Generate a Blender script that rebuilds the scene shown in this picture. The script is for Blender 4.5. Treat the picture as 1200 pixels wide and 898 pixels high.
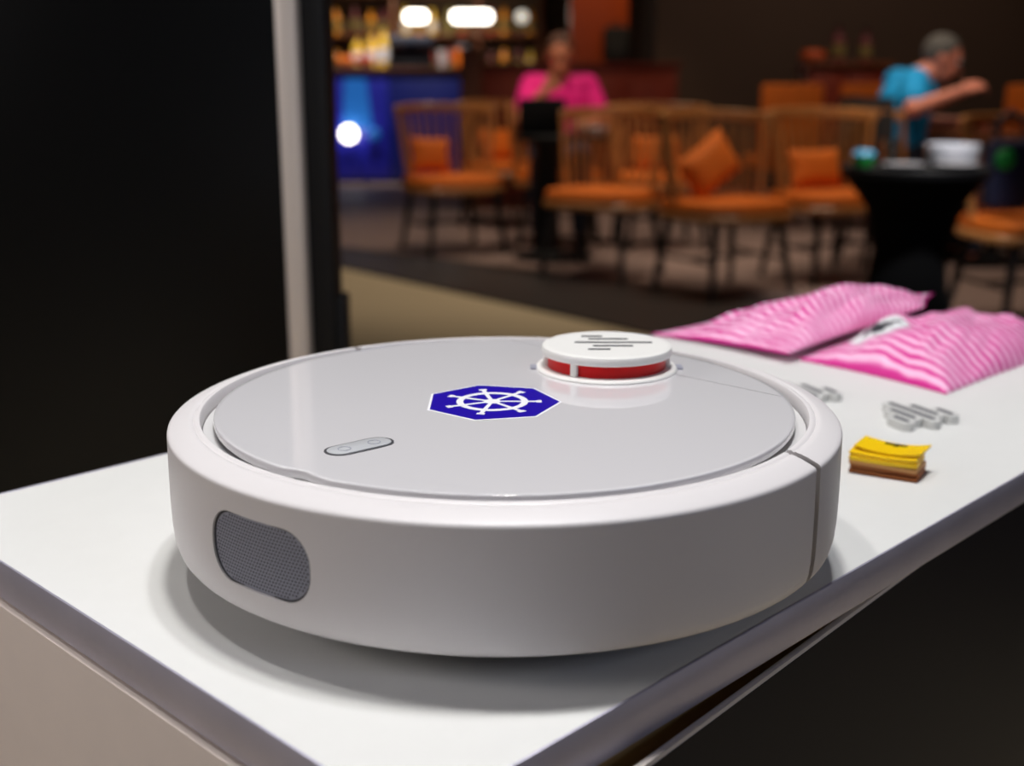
import bpy, bmesh, math, random
from math import sin, cos, pi, radians as R
from mathutils import Vector, Matrix, noise

for o in list(bpy.data.objects):
    bpy.data.objects.remove(o, do_unlink=True)
S = bpy.context.scene
COL = S.collection
random.seed(4)
TT = 0.73                       # height of the counter top above the floor
ANG = R(45.866)                 # the counter (and the robot on it) stand turned by this angle

# ------------------------------------------------------------------ camera
cd = bpy.data.cameras.new('camera')
cam = bpy.data.objects.new('camera', cd); COL.objects.link(cam)
cam.location = (0.0035, -0.6074, TT + 0.2448)
cam.rotation_euler = (R(90 - 14.274), R(-0.075), 0)
cd.sensor_width = 36.0
cd.lens = 1398.4 / 1200 * 36.0
cd.clip_start = 0.02
cd.dof.use_dof = True
cd.dof.focus_distance = 0.58
cd.dof.aperture_fstop = 5.9
S.camera = cam

# ------------------------------------------------------------------ world, exposure
W = bpy.data.worlds.new('world'); S.world = W; W.use_nodes = True
W.node_tree.nodes['Background'].inputs[0].default_value = (0.8, 0.85, 1, 1)
W.node_tree.nodes['Background'].inputs[1].default_value = 0.03
S.view_settings.view_transform = 'Standard'
S.view_settings.look = 'None'
S.view_settings.gamma = 1.0
S.view_settings.use_curve_mapping = False
S.view_settings.exposure = 0.0


def area(loc, aim, size, power, col=(1, 1, 1), size_y=None):
    l = bpy.data.lights.new('area_light', 'AREA'); l.energy = power; l.color = col
    l.size = size
    if size_y:
        l.shape = 'RECTANGLE'; l.size_y = size_y
    o = bpy.data.objects.new('area_light', l); COL.objects.link(o)
    o.location = loc
    o.rotation_euler = (Vector(aim) - Vector(loc)).to_track_quat('-Z', 'Y').to_euler()
    return o


def spot(loc, aim, power, angle=70, rad=0.06, col=(1, 1, 1), blend=0.6):
    l = bpy.data.lights.new('spot_light', 'SPOT'); l.energy = power; l.color = col
    l.spot_size = R(angle); l.spot_blend = blend; l.shadow_soft_size = rad
    o = bpy.data.objects.new('spot_light', l); COL.objects.link(o)
    o.location = loc
    o.rotation_euler = (Vector(aim) - Vector(loc)).to_track_quat('-Z', 'Y').to_euler()
    return o


# downlights over the counter (neutral white), added fills, warm cafe lights, added spots
spot((0.0, 0.02, 2.85), (0.12, 0.20, TT), 96, 62, 0.09, (1, 0.99, 0.97))
spot((-0.55, 0.05, 2.85), (0.05, 0.15, TT), 40, 62, 0.07, (1, 0.97, 0.95))
spot((0.20, 0.12, 2.85), (0.2, 0.2, TT), 58, 62, 0.07, (0.98, 0.98, 1))
area((-2.2, -0.8, 1.8), (0, 0, TT - 0.1), 0.8, 20, (1, 0.94, 0.92))  # broad fill lamp added on the left, out of view
area((1.9, -1.7, 2.0), (0.2, 0, TT), 0.8, 9.5, (0.74, 0.80, 1))  # dim cool fill added for the right-front sides
for (lx, ly, p) in ((-0.6, 5.9, 64), (0.8, 4.9, 74), (1.9, 4.6, 64), (0.4, 7.0, 60), (2.1, 6.6, 50)):
    spot((lx, ly, 2.9), (lx, ly + 0.2, 0), p, 85, 0.1, (1, 0.84, 0.66))
spot((1.5, 2.5, 2.8), (1.5, 3.85, 0.7), 270, 20, 0.06, (0.97, 0.97, 1))  # spot added to brighten the bowl on the round table
spot((0.35, 5.0, 2.9), (0.28, 6.7, 0.95), 85, 24, 0.1, (1, 0.82, 0.66))  # spot added to light the woman's face
spot((1.7, 4.6, 2.9), (2.15, 5.75, 0.95), 75, 28, 0.1, (1, 0.90, 0.80))  # spot added to light the seated man
spot((0.7, 7.9, 2.9), (0.65, 8.9, 1.3), 50, 60, 0.1, (1, 0.72, 0.45))
spot((-1.2, 9.2, 2.9), (-1.2, 11.0, 0.95), 150, 40, 0.1, (0.9, 0.92, 1))
spot((-1.0, 10.9, 2.9), (-1.1, 12.0, 1.1), 200, 80, 0.1, (1, 0.82, 0.6))
spot((2.6, 7.2, 2.9), (2.6, 9.6, 1.3), 85, 85, 0.1, (1, 0.74, 0.55))


# ------------------------------------------------------------------ materials
def lin(c):
    return tuple(((v / 255) / 12.92 if v / 255 <= 0.04045 else ((v / 255 + 0.055) / 1.055) ** 2.4) for v in c) + (1,)


def mat(name, rgb, rough=0.5, metal=0.0, coat=0.0, spec=0.5, emit=None, estr=0.0, trans=0.0, noise_amt=0.0, noise_scale=40, bump=0.0, coat_rough=0.03):
    m = bpy.data.materials.new(name); m.use_nodes = True
    nt = m.node_tree; b = nt.nodes['Principled BSDF']
    c = lin(rgb)
    b.inputs['Base Color'].default_value = c
    b.inputs['Roughness'].default_value = rough
    b.inputs['Metallic'].default_value = metal
    b.inputs['Coat Weight'].default_value = coat
    b.inputs['Coat Roughness'].default_value = coat_rough
    b.inputs['Specular IOR Level'].default_value = spec
    b.inputs['Transmission Weight'].default_value = trans
    if emit:
        b.inputs['Emission Color'].default_value = lin(emit); b.inputs['Emission Strength'].default_value = estr
    if noise_amt or bump:
        tc = nt.nodes.new('ShaderNodeTexCoord'); n = nt.nodes.new('ShaderNodeTexNoise')
        n.inputs['Scale'].default_value = noise_scale; n.inputs['Detail'].default_value = 5
        nt.links.new(tc.outputs['Object'], n.inputs['Vector'])
        if noise_amt:
            mx = nt.nodes.new('ShaderNodeMix'); mx.data_type = 'RGBA'
            mx.inputs[6].default_value = tuple(v * (1 - noise_amt) for v in c[:3]) + (1,)
            mx.inputs[7].default_value = tuple(min(1, v * (1 + noise_amt)) for v in c[:3]) + (1,)
            nt.links.new(n.outputs[0], mx.inputs[0]); nt.links.new(mx.outputs[2], b.inputs['Base Color'])
        if bump:
            bp = nt.nodes.new('ShaderNodeBump'); bp.inputs['Strength'].default_value = bump; bp.inputs['Distance'].default_value = 0.002
            nt.links.new(n.outputs[0], bp.inputs['Height']); nt.links.new(bp.outputs[0], b.inputs['Normal'])
    return m


def wood(name, a, b_, rough=0.4, scale=9):
    m = mat(name, a, rough)
    nt = m.node_tree; b = nt.nodes['Principled BSDF']
    tc = nt.nodes.new('ShaderNodeTexCoord'); mp = nt.nodes.new('ShaderNodeMapping')
    mp.inputs['Scale'].default_value = (1, 1, 0.12)
    n = nt.nodes.new('ShaderNodeTexNoise'); n.inputs['Scale'].default_value = scale * 6; n.inputs['Detail'].default_value = 6
    mx = nt.nodes.new('ShaderNodeMix'); mx.data_type = 'RGBA'
    mx.inputs[6].default_value = lin(a); mx.inputs[7].default_value = lin(b_)
    nt.links.new(tc.outputs['Object'], mp.inputs[0]); nt.links.new(mp.outputs[0], n.inputs['Vector'])
    nt.links.new(n.outputs[0], mx.inputs[0]); nt.links.new(mx.outputs[2], b.inputs['Base Color'])
    return m


def stripes(name, pale, deep, freq, axis):
    """printed candy stripes across a paper bag, in the bag's own coordinates"""
    m = mat(name, pale, 0.42, spec=0.4)
    nt = m.node_tree; b = nt.nodes['Principled BSDF']
    tc = nt.nodes.new('ShaderNodeTexCoord')
    n = nt.nodes.new('ShaderNodeTexNoise'); n.inputs['Scale'].default_value = 22; n.inputs['Detail'].default_value = 3
    mp = nt.nodes.new('ShaderNodeMapping'); mp.inputs['Scale'].default_value = (0.35, 1, 1)
    sep = nt.nodes.new('ShaderNodeSeparateXYZ')
    nt.links.new(tc.outputs['UV'], sep.inputs[0])
    nt.links.new(tc.outputs['Object'], mp.inputs[0]); nt.links.new(mp.outputs[0], n.inputs['Vector'])
    def mth(op, a, c):
        q = nt.nodes.new('ShaderNodeMath'); q.operation = op
        for i, v in enumerate((a, c)):
            if v is None: continue
            if isinstance(v, (int, float)): q.inputs[i].default_value = v
            else: nt.links.new(v, q.inputs[i])
        return q.outputs[0]
    w = mth('MULTIPLY', sep.outputs[axis], freq * 2 * pi)
    w = mth('ADD', w, mth('MULTIPLY', n.outputs[0], 3.0))
    s = mth('SINE', w, None)
    n2 = nt.nodes.new('ShaderNodeTexNoise'); n2.inputs['Scale'].default_value = 34; n2.inputs['Detail'].default_value = 2
    nt.links.new(tc.outputs['Object'], n2.inputs['Vector'])
    s = mth('ADD', s, mth('MULTIPLY', mth('SUBTRACT', n2.outputs[0], 0.5), 1.8))
    r = nt.nodes.new('ShaderNodeValToRGB'); e = r.color_ramp.elements
    e[0].position = 0.30; e[0].color = lin(pale)
    e[1].position = 0.88; e[1].color = lin(deep)
    k = e.new(0.58); k.color = lin(tuple((p * 0.55 + d * 0.45) for p, d in zip(pale, deep)))
    nt.links.new(mth('MULTIPLY', mth('ADD', s, 1.0), 0.5), r.inputs[0])
    nt.links.new(r.outputs[0], b.inputs['Base Color'])
    bp = nt.nodes.new('ShaderNodeBump'); bp.inputs['Strength'].default_value = 0.5; bp.inputs['Distance'].default_value = 0.003
    nt.links.new(n2.outputs[0], bp.inputs['Height']); nt.links.new(bp.outputs[0], b.inputs['Normal'])
    return m


M = {}
M['laminate'] = mat('white_laminate', (221, 221, 219), 0.5, noise_amt=0.02, noise_scale=60, spec=0.3)
M['alu'] = mat('brushed_aluminium', (192, 189, 206), 0.42, metal=0.5, noise_amt=0.10, noise_scale=30)
M['beige_panel'] = mat('beige_laminate', (216, 203, 195), 0.6, noise_amt=0.03, spec=0.3)
M['carcass'] = mat('tan_board', (205, 176, 122), 0.7)
M['shell'] = mat('satin_white_plastic', (222, 218, 219), 0.42, spec=0.4, bump=0.03, noise_scale=900)
M['lid'] = mat('glossy_white_plastic', (213, 211, 214), 0.35, coat=1.0, coat_rough=0.015, spec=0.1)
M['deck'] = mat('pale_grey_plastic', (205, 204, 204), 0.5)
M['under'] = mat('warm_grey_plastic', (120, 116, 112), 0.6)
M['rubber'] = mat('black_rubber', (20, 20, 20), 0.7)
M['red'] = mat('red_plastic', (200, 4, 8), 0.35, spec=0.25)
M['print'] = mat('grey_print', (46, 47, 55), 0.5)
M['cap'] = mat('white_cap_plastic', (232, 231, 228), 0.4)
M['grille'] = mat('grey_mesh', (150, 152, 166), 0.5)
M['hole'] = mat('dark_hole', (34, 36, 42), 0.8)
M['button'] = mat('grey_button', (186, 188, 192), 0.35)
M['button_rim'] = mat('dark_button_rim', (74, 74, 78), 0.35)
M['ink_blue'] = mat('deep_blue_print', (26, 0, 150), 0.5, spec=0.2)
M['white_print'] = mat('white_print', (238, 238, 242), 0.4)
M['bag_a'] = stripes('pink_striped_paper', (248, 198, 226), (210, 40, 142), 25, 0)
M['bag_b'] = stripes('pink_striped_paper_soft', (247, 190, 222), (214, 50, 146), 22, 0)
M['pin'] = mat('pin_white', (206, 206, 204), 0.45)
M['pin_side'] = M['pin']
M['pin_bar'] = mat('pin_grey', (58, 60, 72), 0.4)
M['yellow'] = mat('yellow_card', (244, 200, 0), 0.45)
M['tan_card'] = mat('tan_card', (205, 150, 90), 0.6)
M['brown_card'] = mat('brown_card', (150, 78, 8), 0.6)
M['black_ink'] = mat('black_ink', (30, 24, 10), 0.5)
M['black_gloss'] = mat('black_glass', (9, 10, 12), 0.35, spec=0.25)
M['black_matte'] = mat('black_plastic', (14, 14, 16), 0.55, spec=0.3)
M['screen'] = mat('black_screen', (23, 23, 31), 0.5, spec=0.10, noise_amt=0.15, noise_scale=400)
M['trim'] = mat('silver_trim', (206, 196, 190), 0.42, metal=0.35)
M['floor_beige'] = mat('beige_carpet', (200, 182, 150), 0.9, noise_amt=0.12, noise_scale=50)
M['floor_dark'] = mat('brown_stone', (150, 126, 118), 0.62, noise_amt=0.12, noise_scale=3)
M['band'] = mat('dark_stone', (52, 46, 44), 0.5)
M['wall_dark'] = mat('dark_wall', (74, 58, 48), 0.8, noise_amt=0.08, noise_scale=2)
M['wall_bar'] = mat('brown_bar_wall', (96, 74, 50), 0.7, noise_amt=0.3, noise_scale=3)
M['ceiling'] = mat('dark_ceiling', (40, 36, 34), 0.9)
M['chair_wood'] = wood('honey_wood', (204, 144, 84), (170, 106, 54), 0.35)
M['dark_leg'] = mat('dark_leg', (34, 27, 24), 0.45)
M['orange'] = mat('orange_fabric', (224, 110, 14), 0.75, noise_amt=0.1, noise_scale=20)
M['pillar'] = wood('orange_wood', (196, 84, 22), (168, 66, 14), 0.4)
M['redwood'] = wood('red_wood', (128, 44, 20), (104, 32, 14), 0.45)
M['brownwood'] = wood('brown_wood', (120, 66, 34), (92, 48, 24), 0.45)
M['navy'] = mat('navy_panel', (28, 36, 120), 0.4)
M['royal'] = mat('royal_blue_panel', (40, 42, 178), 0.35)
M['skyblue_glow'] = mat('glowing_blue', (30, 110, 200), 0.5, emit=(40, 130, 215), estr=0.22)
M['lamp'] = mat('lamp_glow', (255, 250, 240), 0.5, emit=(255, 246, 232), estr=7)
M['lamp_dim'] = mat('lamp_glow_dim', (255, 250, 240), 0.5, emit=(255, 250, 235), estr=0.75)
M['skin_a'] = mat('skin_fair', (220, 136, 112), 0.55)
M['skin_b'] = mat('skin_tan', (206, 130, 96), 0.55)
M['hair_grey'] = mat('grey_hair', (92, 87, 82), 0.8, bump=0.5, noise_scale=150)
M['hair_brown'] = mat('brown_hair', (84, 50, 34), 0.8, bump=0.5, noise_scale=150)
M['cyan'] = mat('cyan_cotton', (10, 158, 222), 0.8, noise_amt=0.08)
M['magenta'] = mat('magenta_cotton', (236, 10, 134), 0.8, noise_amt=0.08)
M['denim'] = mat('dark_denim', (38, 46, 66), 0.85)
M['charcoal'] = mat('charcoal_cloth', (36, 36, 38), 0.85)
M['slate'] = mat('slate_cloth', (70, 76, 92), 0.8)
M['black_cloth'] = mat('black_cloth', (12, 12, 13), 0.85, spec=0.2)
M['bag_cloth'] = mat('dark_navy_cloth', (38, 42, 74), 0.85)
M['china'] = mat('white_china', (238, 238, 244), 0.25, coat=0.4)
M['grey_china'] = mat('grey_china', (176, 172, 174), 0.3, coat=0.3)
M['green'] = mat('green_plastic', (40, 170, 70), 0.4)
M['paleblue'] = mat('pale_blue_plastic', (90, 170, 205), 0.4)
M['glass'] = mat('clear_glass', (240, 245, 240), 0.03, trans=1.0)
M['amber'] = mat('amber_glass', (232, 150, 20), 0.15, coat=0.5)
M['gold'] = mat('yellow_glass', (240, 200, 70), 0.15, coat=0.5)
M['orangefruit'] = mat('orange_peel', (240, 120, 16), 0.5)
M['redbox'] = mat('red_box', (170, 40, 22), 0.5)
M['eye'] = mat('eye_dark', (30, 22, 20), 0.3)
M['lips'] = mat('lips', (170, 80, 78), 0.5)
M['olive'] = mat('olive_label', (120, 112, 60), 0.6)
M['wine'] = mat('wine_red', (92, 26, 40), 0.5)


# ------------------------------------------------------------------ mesh helpers
def link(name, bm, m, parent=None, smooth=True, loc=None, rot=None, sharp=35):
    bmesh.ops.recalc_face_normals(bm, faces=bm.faces[:])
    me = bpy.data.meshes.new(name); bm.to_mesh(me); bm.free()
    if smooth:
        for p in me.polygons: p.use_smooth = True
        me.set_sharp_from_angle(angle=R(sharp))
    o = bpy.data.objects.new(name, me); COL.objects.link(o)
    if m: me.materials.append(m)
    if parent: o.parent = parent
    if loc: o.location = loc
    if rot: o.rotation_euler = rot
    return o


def tag(o, label=None, cat=None, group=None, kind=None):
    if label: o['label'] = label
    if cat: o['category'] = cat
    if group: o['group'] = group
    if kind: o['kind'] = kind
    return o


def thing(name, label, cat, loc=(0, 0, 0), rz=0, group=None):
    o = bpy.data.objects.new(name, None); COL.objects.link(o)
    o.empty_display_size = 0.05
    o.location = loc; o.rotation_euler = (0, 0, rz)
    return tag(o, label, cat, group)


def B():
    return bmesh.new()


def box(bm, c, s, rz=0, bev=0.0, taper=1.0):
    x, y, z = (v / 2 for v in s)
    vs = []
    for k, zz in enumerate((-z, z)):
        f = taper if k == 0 else 1
        for (a, b) in ((-x, -y), (x, -y), (x, y), (-x, y)):
            a *= f; b *= f
            vs.append(bm.verts.new((c[0] + a * cos(rz) - b * sin(rz), c[1] + a * sin(rz) + b * cos(rz), c[2] + zz)))
    fs = [bm.faces.new([vs[i] for i in q]) for q in ((3, 2, 1, 0), (4, 5, 6, 7), (0, 1, 5, 4), (1, 2, 6, 5), (2, 3, 7, 6), (3, 0, 4, 7))]
    if bev:
        es = list({e for f in fs for e in f.edges})
        bmesh.ops.bevel(bm, geom=es, offset=bev, segments=2, affect='EDGES', profile=0.5)
    return bm


def rings(bm, loops, cap=True, closed=True):
    """skin a list of loops (lists of points) into a surface"""
    vv = [[bm.verts.new(p) for p in lp] for lp in loops]
    n = len(vv[0])
    for a, b in zip(vv, vv[1:]):
        for i in range(n if closed else n - 1):
            j = (i + 1) % n
            bm.faces.new((a[i], a[j], b[j], b[i]))
    if cap:
        bm.faces.new(vv[0][::-1]); bm.faces.new(vv[-1])
    return vv


def lathe(bm, prof, c=(0, 0, 0), n=48, cap=True):
    loops = [[(c[0] + r * cos(2 * pi * i / n), c[1] + r * sin(2 * pi * i / n), c[2] + z) for i in range(n)] for r, z in prof]
    rings(bm, loops, cap)
    return bm


def sector(bm, prof, f0, f1, n):
    """sweep a closed (r, z) profile from angle f0 to f1, capped at both ends"""
    loops = []
    for k in range(n + 1):
        f = f0 + (f1 - f0) * k / n
        loops.append([(r * cos(f), r * sin(f), z) for r, z in prof])
    rings(bm, loops, True)
    return bm


def prism(bm, poly, layers, c=None):
    """layers: (scale about c, z)"""
    if c is None:
        c = (sum(p[0] for p in poly) / len(poly), sum(p[1] for p in poly) / len(poly))
    rings(bm, [[(c[0] + (x - c[0]) * s, c[1] + (y - c[1]) * s, z) for x, y in poly] for s, z in layers])
    return bm


def tube(bm, pts, rad, n=10, cap=True):
    pts = [Vector(p) for p in pts]
    if not isinstance(rad, (list, tuple)): rad = [rad] * len(pts)
    loops = []
    prev = None
    for i, p in enumerate(pts):
        t = (pts[min(i + 1, len(pts) - 1)] - pts[max(i - 1, 0)]).normalized()
        if prev is None:
            a = Vector((0, 0, 1)) if abs(t.z) < 0.9 else Vector((1, 0, 0))
            u = t.cross(a).normalized()
        else:
            u = (prev - t * prev.dot(t)).normalized()
        prev = u
        w = t.cross(u)
        loops.append([p + (u * cos(2 * pi * k / n) + w * sin(2 * pi * k / n)) * rad[i] for k in range(n)])
    rings(bm, loops, cap)
    return bm


def ball(bm, c, r, sub=3, rot=None):
    if not isinstance(r, (list, tuple)): r = (r, r, r)
    g = bmesh.ops.create_icosphere(bm, subdivisions=sub, radius=1)
    mx = Matrix.Translation(c) @ (rot.to_matrix().to_4x4() if rot else Matrix()) @ Matrix.Diagonal((*r, 1))
    bmesh.ops.transform(bm, matrix=mx, verts=g['verts'])
    return bm


def capsule2d(a, b, w, n=8):
    """outline of a rounded bar from a to b, half-width w"""
    d = Vector((b[0] - a[0], b[1] - a[1])); L = d.length
    t = math.atan2(d.y, d.x)
    out = [(b[0] + w * cos(t - pi / 2 + pi * i / n), b[1] + w * sin(t - pi / 2 + pi * i / n)) for i in range(n + 1)]
    out += [(a[0] + w * cos(t + pi / 2 + pi * i / n), a[1] + w * sin(t + pi / 2 + pi * i / n)) for i in range(n + 1)]
    return out


def rrect(w, h, r, n=6, c=(0, 0)):
    out = []
    for (sx, sy, a0) in ((1, 1, 0), (-1, 1, pi / 2), (-1, -1, pi), (1, -1, 1.5 * pi)):
        for i in range(n + 1):
            a = a0 + pi / 2 * i / n
            out.append((c[0] + sx * (w / 2 - r) + r * cos(a), c[1] + sy * (h / 2 - r) + r * sin(a)))
    return out


def copy_tree(o, parent=None):
    c = o.copy(); COL.objects.link(c)
    if parent: c.parent = parent
    for ch in list(o.children):
        copy_tree(ch, c)
    return c


# ------------------------------------------------------------------ the setting
def slab(name, poly, z0, z1, m):
    bm = B(); prism(bm, poly, ((1, z0), (1, z1)))
    return tag(link(name, bm, m, smooth=False), kind='structure')


slab('floor', [(-4.5, -3.6), (6.0, -3.6), (6.0, 13.2), (-4.5, 13.2)], -0.08, 0.0, M['floor_beige'])
slab('floor_cafe', [(-4.5, 11.29), (-4.5, 10.92), (-1.065, 6.53), (0.8, 5.10), (2.5, 3.79), (6.0, 1.1), (6.0, 13.2), (-4.5, 13.2)], 0.0, 0.012, M['floor_dark'])
slab('trim_1', [(-4.5, 10.9), (-4.5, 9.6), (-0.944, 5.75), (0.40, 4.16), (2.0, 2.2), (6.0, -0.9), (6.0, 1.06), (2.48, 3.77), (0.78, 5.08), (-1.08, 6.51)], 0.0, 0.010, M['band'])
slab('wall_back', [(-4.5, 12.8), (1.5, 12.8), (1.5, 13.0), (-4.5, 13.0)], 0.012, 3.1, M['wall_bar'])
slab('wall_right', [(1.25, 10.2), (6.0, 10.2), (6.0, 10.4), (1.45, 10.4), (1.45, 12.8), (1.25, 12.8)], 0.012, 3.1, M['wall_dark'])
slab('wall_left', [(-4.5, -3.6), (-4.4, -3.6), (-4.4, 12.8), (-4.5, 12.8)], 0.0, 3.1, M['wall_dark'])
slab('wall_side', [(5.9, -3.6), (6.0, -3.6), (6.0, 10.2), (5.9, 10.2)], 0.012, 3.1, M['wall_dark'])
slab('wall_front', [(-4.4, -3.6), (5.9, -3.6), (5.9, -3.5), (-4.4, -3.5)], 0.0, 3.1, M['wall_dark'])
slab('ceiling', [(-4.5, -3.6), (6.0, -3.6), (6.0, 13.2), (-4.5, 13.2)], 3.1, 3.2, M['ceiling'])

# ------------------------------------------------------------------ counter (display plinth)
S0, S1, T0, T1 = -0.2025, 0.75, -0.1545, 0.2767
counter = thing('display_counter', 'white topped display counter with aluminium edge trim under the robot vacuum', 'counter', (0, 0, 0), ANG)
bm = B(); box(bm, ((S0 + S1) / 2, (T0 + T1) / 2, TT - 0.0107), (S1 - S0 - 0.003, T1 - T0 - 0.003, 0.0214))
link('counter_top', bm, M['laminate'], counter, smooth=False)
for (cx, cy, lx, ly) in (((S0 + 0.00075), (T0 + T1) / 2, 0.0015, T1 - T0), ((S1 - 0.00075), (T0 + T1) / 2, 0.0015, T1 - T0),
                         ((S0 + S1) / 2, T0 + 0.00075, S1 - S0 - 0.003, 0.0015), ((S0 + S1) / 2, T1 - 0.00075, S1 - S0 - 0.003, 0.0015)):
    bm = B(); box(bm, (cx, cy, TT - 0.0106), (lx, ly, 0.0220), bev=0.0007)
    link('edge_trim', bm, M['alu'], counter)
bm = B(); box(bm, ((S0 + S1) / 2 + 0.006, 0.0772, (TT - 0.0225) / 2 + 0.01), (S1 - S0 - 0.02, 0.3900, TT - 0.0225 - 0.02))
link('carcass', bm, M['carcass'], counter, smooth=False)
bm = B(); box(bm, (0.03, -0.1290, TT - 0.0225 - 0.045), (0.44, 0.018, 0.088))
link('batten', bm, M['carcass'], counter, smooth=False)
bm = B(); box(bm, (S0 + 0.004, (T0 + T1) / 2 + 0.002, (TT - 0.0232) / 2 + 0.005), (0.014, T1 - T0 - 0.006, TT - 0.0232 - 0.01), bev=0.0008)
tag(link('front_panel', bm, M['beige_panel'], counter), 'beige front panel')
bm = B(); box(bm, ((S0 + S1) / 2 + 0.01, (T0 + T1) / 2, 0.010), (S1 - S0 - 0.08, T1 - T0 - 0.08, 0.02))
link('plinth', bm, M['black_matte'], counter, smooth=False)

# crooked black screen hung on the side of the counter
scr = thing('flat_screen', 'black flat screen with thin silver bezel hung on the side of the white counter', 'screen', (0, 0, 0), ANG)
sc_w, sc_h = 0.75, 0.46
hub = Vector((0.185, -0.1468, TT - 0.0250 - sc_h / 2))
tilt = Matrix.Translation(hub) @ Matrix.Rotation(R(3.33), 4, 'Z')
bm = B(); box(bm, (0, 0, 0), (sc_w, 0.0034, sc_h), bev=0.0005); bmesh.ops.transform(bm, matrix=tilt, verts=bm.verts)
link('bezel', bm, M['trim'], scr)
bm = B(); box(bm, (0, -0.0010, 0), (sc_w - 0.005, 0.0022, sc_h - 0.005)); bmesh.ops.transform(bm, matrix=tilt, verts=bm.verts)
tag(link('screen_glass', bm, M['screen'], scr, smooth=False), 'black glass')

# ------------------------------------------------------------------ the robot vacuum
robot = thing('robot_vacuum', 'white round robot vacuum cleaner with red laser turret and blue sticker on counter', 'robot vacuum', (0, 0, TT), ANG)
UN = -ANG      # turns robot coordinates back to the room's axes


def loc_of(x, y):
    return (x * cos(ANG) + y * sin(ANG), -x * sin(ANG) + y * cos(ANG))


prof = [(0.1555, 0.0745), (0.1556, 0.0802), (0.1562, 0.0812), (0.1580, 0.0813), (0.1587, 0.0808), (0.1592, 0.0805), (0.1598, 0.0809),
        (0.1622, 0.0803), (0.1650, 0.0795), (0.1680, 0.0783), (0.1702, 0.0774), (0.1713, 0.0768), (0.17185, 0.0762), (0.1721, 0.0753), (0.1721, 0.0738), (0.1722, 0.067), (0.1724, 0.055), (0.1724, 0.042),
        (0.1722, 0.032), (0.1716, 0.0255), (0.1705, 0.0212), (0.1694, 0.0196), (0.1680, 0.0192), (0.1600, 0.0192), (0.1565, 0.030), (0.1555, 0.050)]
SEAM = R(81.5)
bm = B(); sector(bm, prof, SEAM, 2 * pi - SEAM, 150)
shell = link('rear_shell', bm, M['shell'], robot, sharp=50)
bm = B(); sector(bm, [(r + 0.0002 if r > 0.16 else r, z) for r, z in prof], -SEAM + R(1.6), SEAM - R(1.6), 120)
link('front_bumper', bm, M['shell'], robot, sharp=50)
for sg in (-1, 1):
    bm = B(); sector(bm, [(0.1580, 0.0690), (0.1690, 0.0690), (0.1690, 0.0225), (0.1580, 0.0225)], sg * (SEAM - R(0.8)) - R(1.4), sg * (SEAM - R(0.8)) + R(1.4), 6)
    link('seam_shade', bm, M['rubber'], robot, smooth=False)  # black filler standing in for the shade inside the bumper seams
# recess for the exhaust grille, cut from the shell
GC, GZ, GW, GH, GR = R(186.6), 0.0490, 0.0620, 0.0330, 0.0145


def on_cyl(a, z, r):
    f = GC + a / 0.172
    return (r * cos(f), r * sin(f), z + GZ)


outl = rrect(GW, GH, GR, 8)
bm = B(); rings(bm, [[on_cyl(a, z, 0.1690) for a, z in outl], [on_cyl(a, z, 0.1760) for a, z in outl]])
cut = link('cutter', bm, None, robot)
bo = shell.modifiers.new('cut', 'BOOLEAN'); bo.operation = 'DIFFERENCE'; bo.object = cut; bo.solver = 'EXACT'
bpy.context.view_layer.update()
dg = bpy.context.evaluated_depsgraph_get()
me2 = bpy.data.meshes.new_from_object(shell.evaluated_get(dg))
shell.modifiers.clear(); shell.data = me2
for p in me2.polygons: p.use_smooth = True
me2.set_sharp_from_angle(angle=R(50))
bpy.data.objects.remove(cut, do_unlink=True)
# grille frame + mesh panel + perforations
NG = 28
bm = B()
gl = []
for k in range(NG + 1):
    a = (-0.5 + k / NG) * (GW - 0.0006)
    hh = (GH - 0.0006) / 2
    e = abs(a) - (GW / 2 - GR)
    if e > 0: hh = (GH / 2 - GR) + math.sqrt(max(0.0, (GR - 0.0003) ** 2 - e * e))
    gl.append([on_cyl(a, z, r) for z, r in ((-hh, 0.1685), (hh, 0.1685), (hh, 0.1711), (-hh, 0.1711))])
rings(bm, gl)
gpan = tag(link('exhaust_grille', bm, M['grille'], robot, sharp=30), 'dark grey perforated exhaust grille')
bm = B(); rings_ = []
out_o, out_i = rrect(GW - 0.0004, GH - 0.0004, GR, 8), rrect(GW - 0.0018, GH - 0.0018, GR - 0.0007, 8)
lo = [[on_cyl(a, z, 0.1705) for a, z in out_o], [on_cyl(a, z, 0.1716) for a, z in out_o], [on_cyl(a, z, 0.1716) for a, z in out_i], [on_cyl(a, z, 0.1705) for a, z in out_i]]
rings(bm, lo + [lo[0]], cap=False)
bmesh.ops.remove_doubles(bm, verts=bm.verts, dist=1e-6)
link('grille_frame', bm, M['button_rim'], gpan)
bm = B()
px = 0.00185
for i in range(-17, 18):
    for j in range(-9, 10):
        a = (i + (0.5 if j % 2 else 0)) * px; z = j * px * 0.866
        ex, ez = abs(a) - (GW / 2 - GR), abs(z) - (GH / 2 - GR)
        if abs(a) > GW / 2 - 0.002 or abs(z) > GH / 2 - 0.002: continue
        if ex > 0 and ez > 0 and math.hypot(ex, ez) > GR - 0.002: continue
        top = [on_cyl(a + 0.00052 * cos(t * pi / 3), z + 0.00052 * sin(t * pi / 3), 0.17118) for t in range(6)]
        bm.faces.new([bm.verts.new(p) for p in top])
tag(link('perforation', bm, M['hole'], gpan, smooth=False), kind='stuff')
# deck under the lid
bm = B(); lathe(bm, [(0.1552, 0.030), (0.1552, 0.0738), (0.1549, 0.0744), (0.10, 0.0744)], n=128)
link('top_deck', bm, M['deck'], robot)
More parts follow.
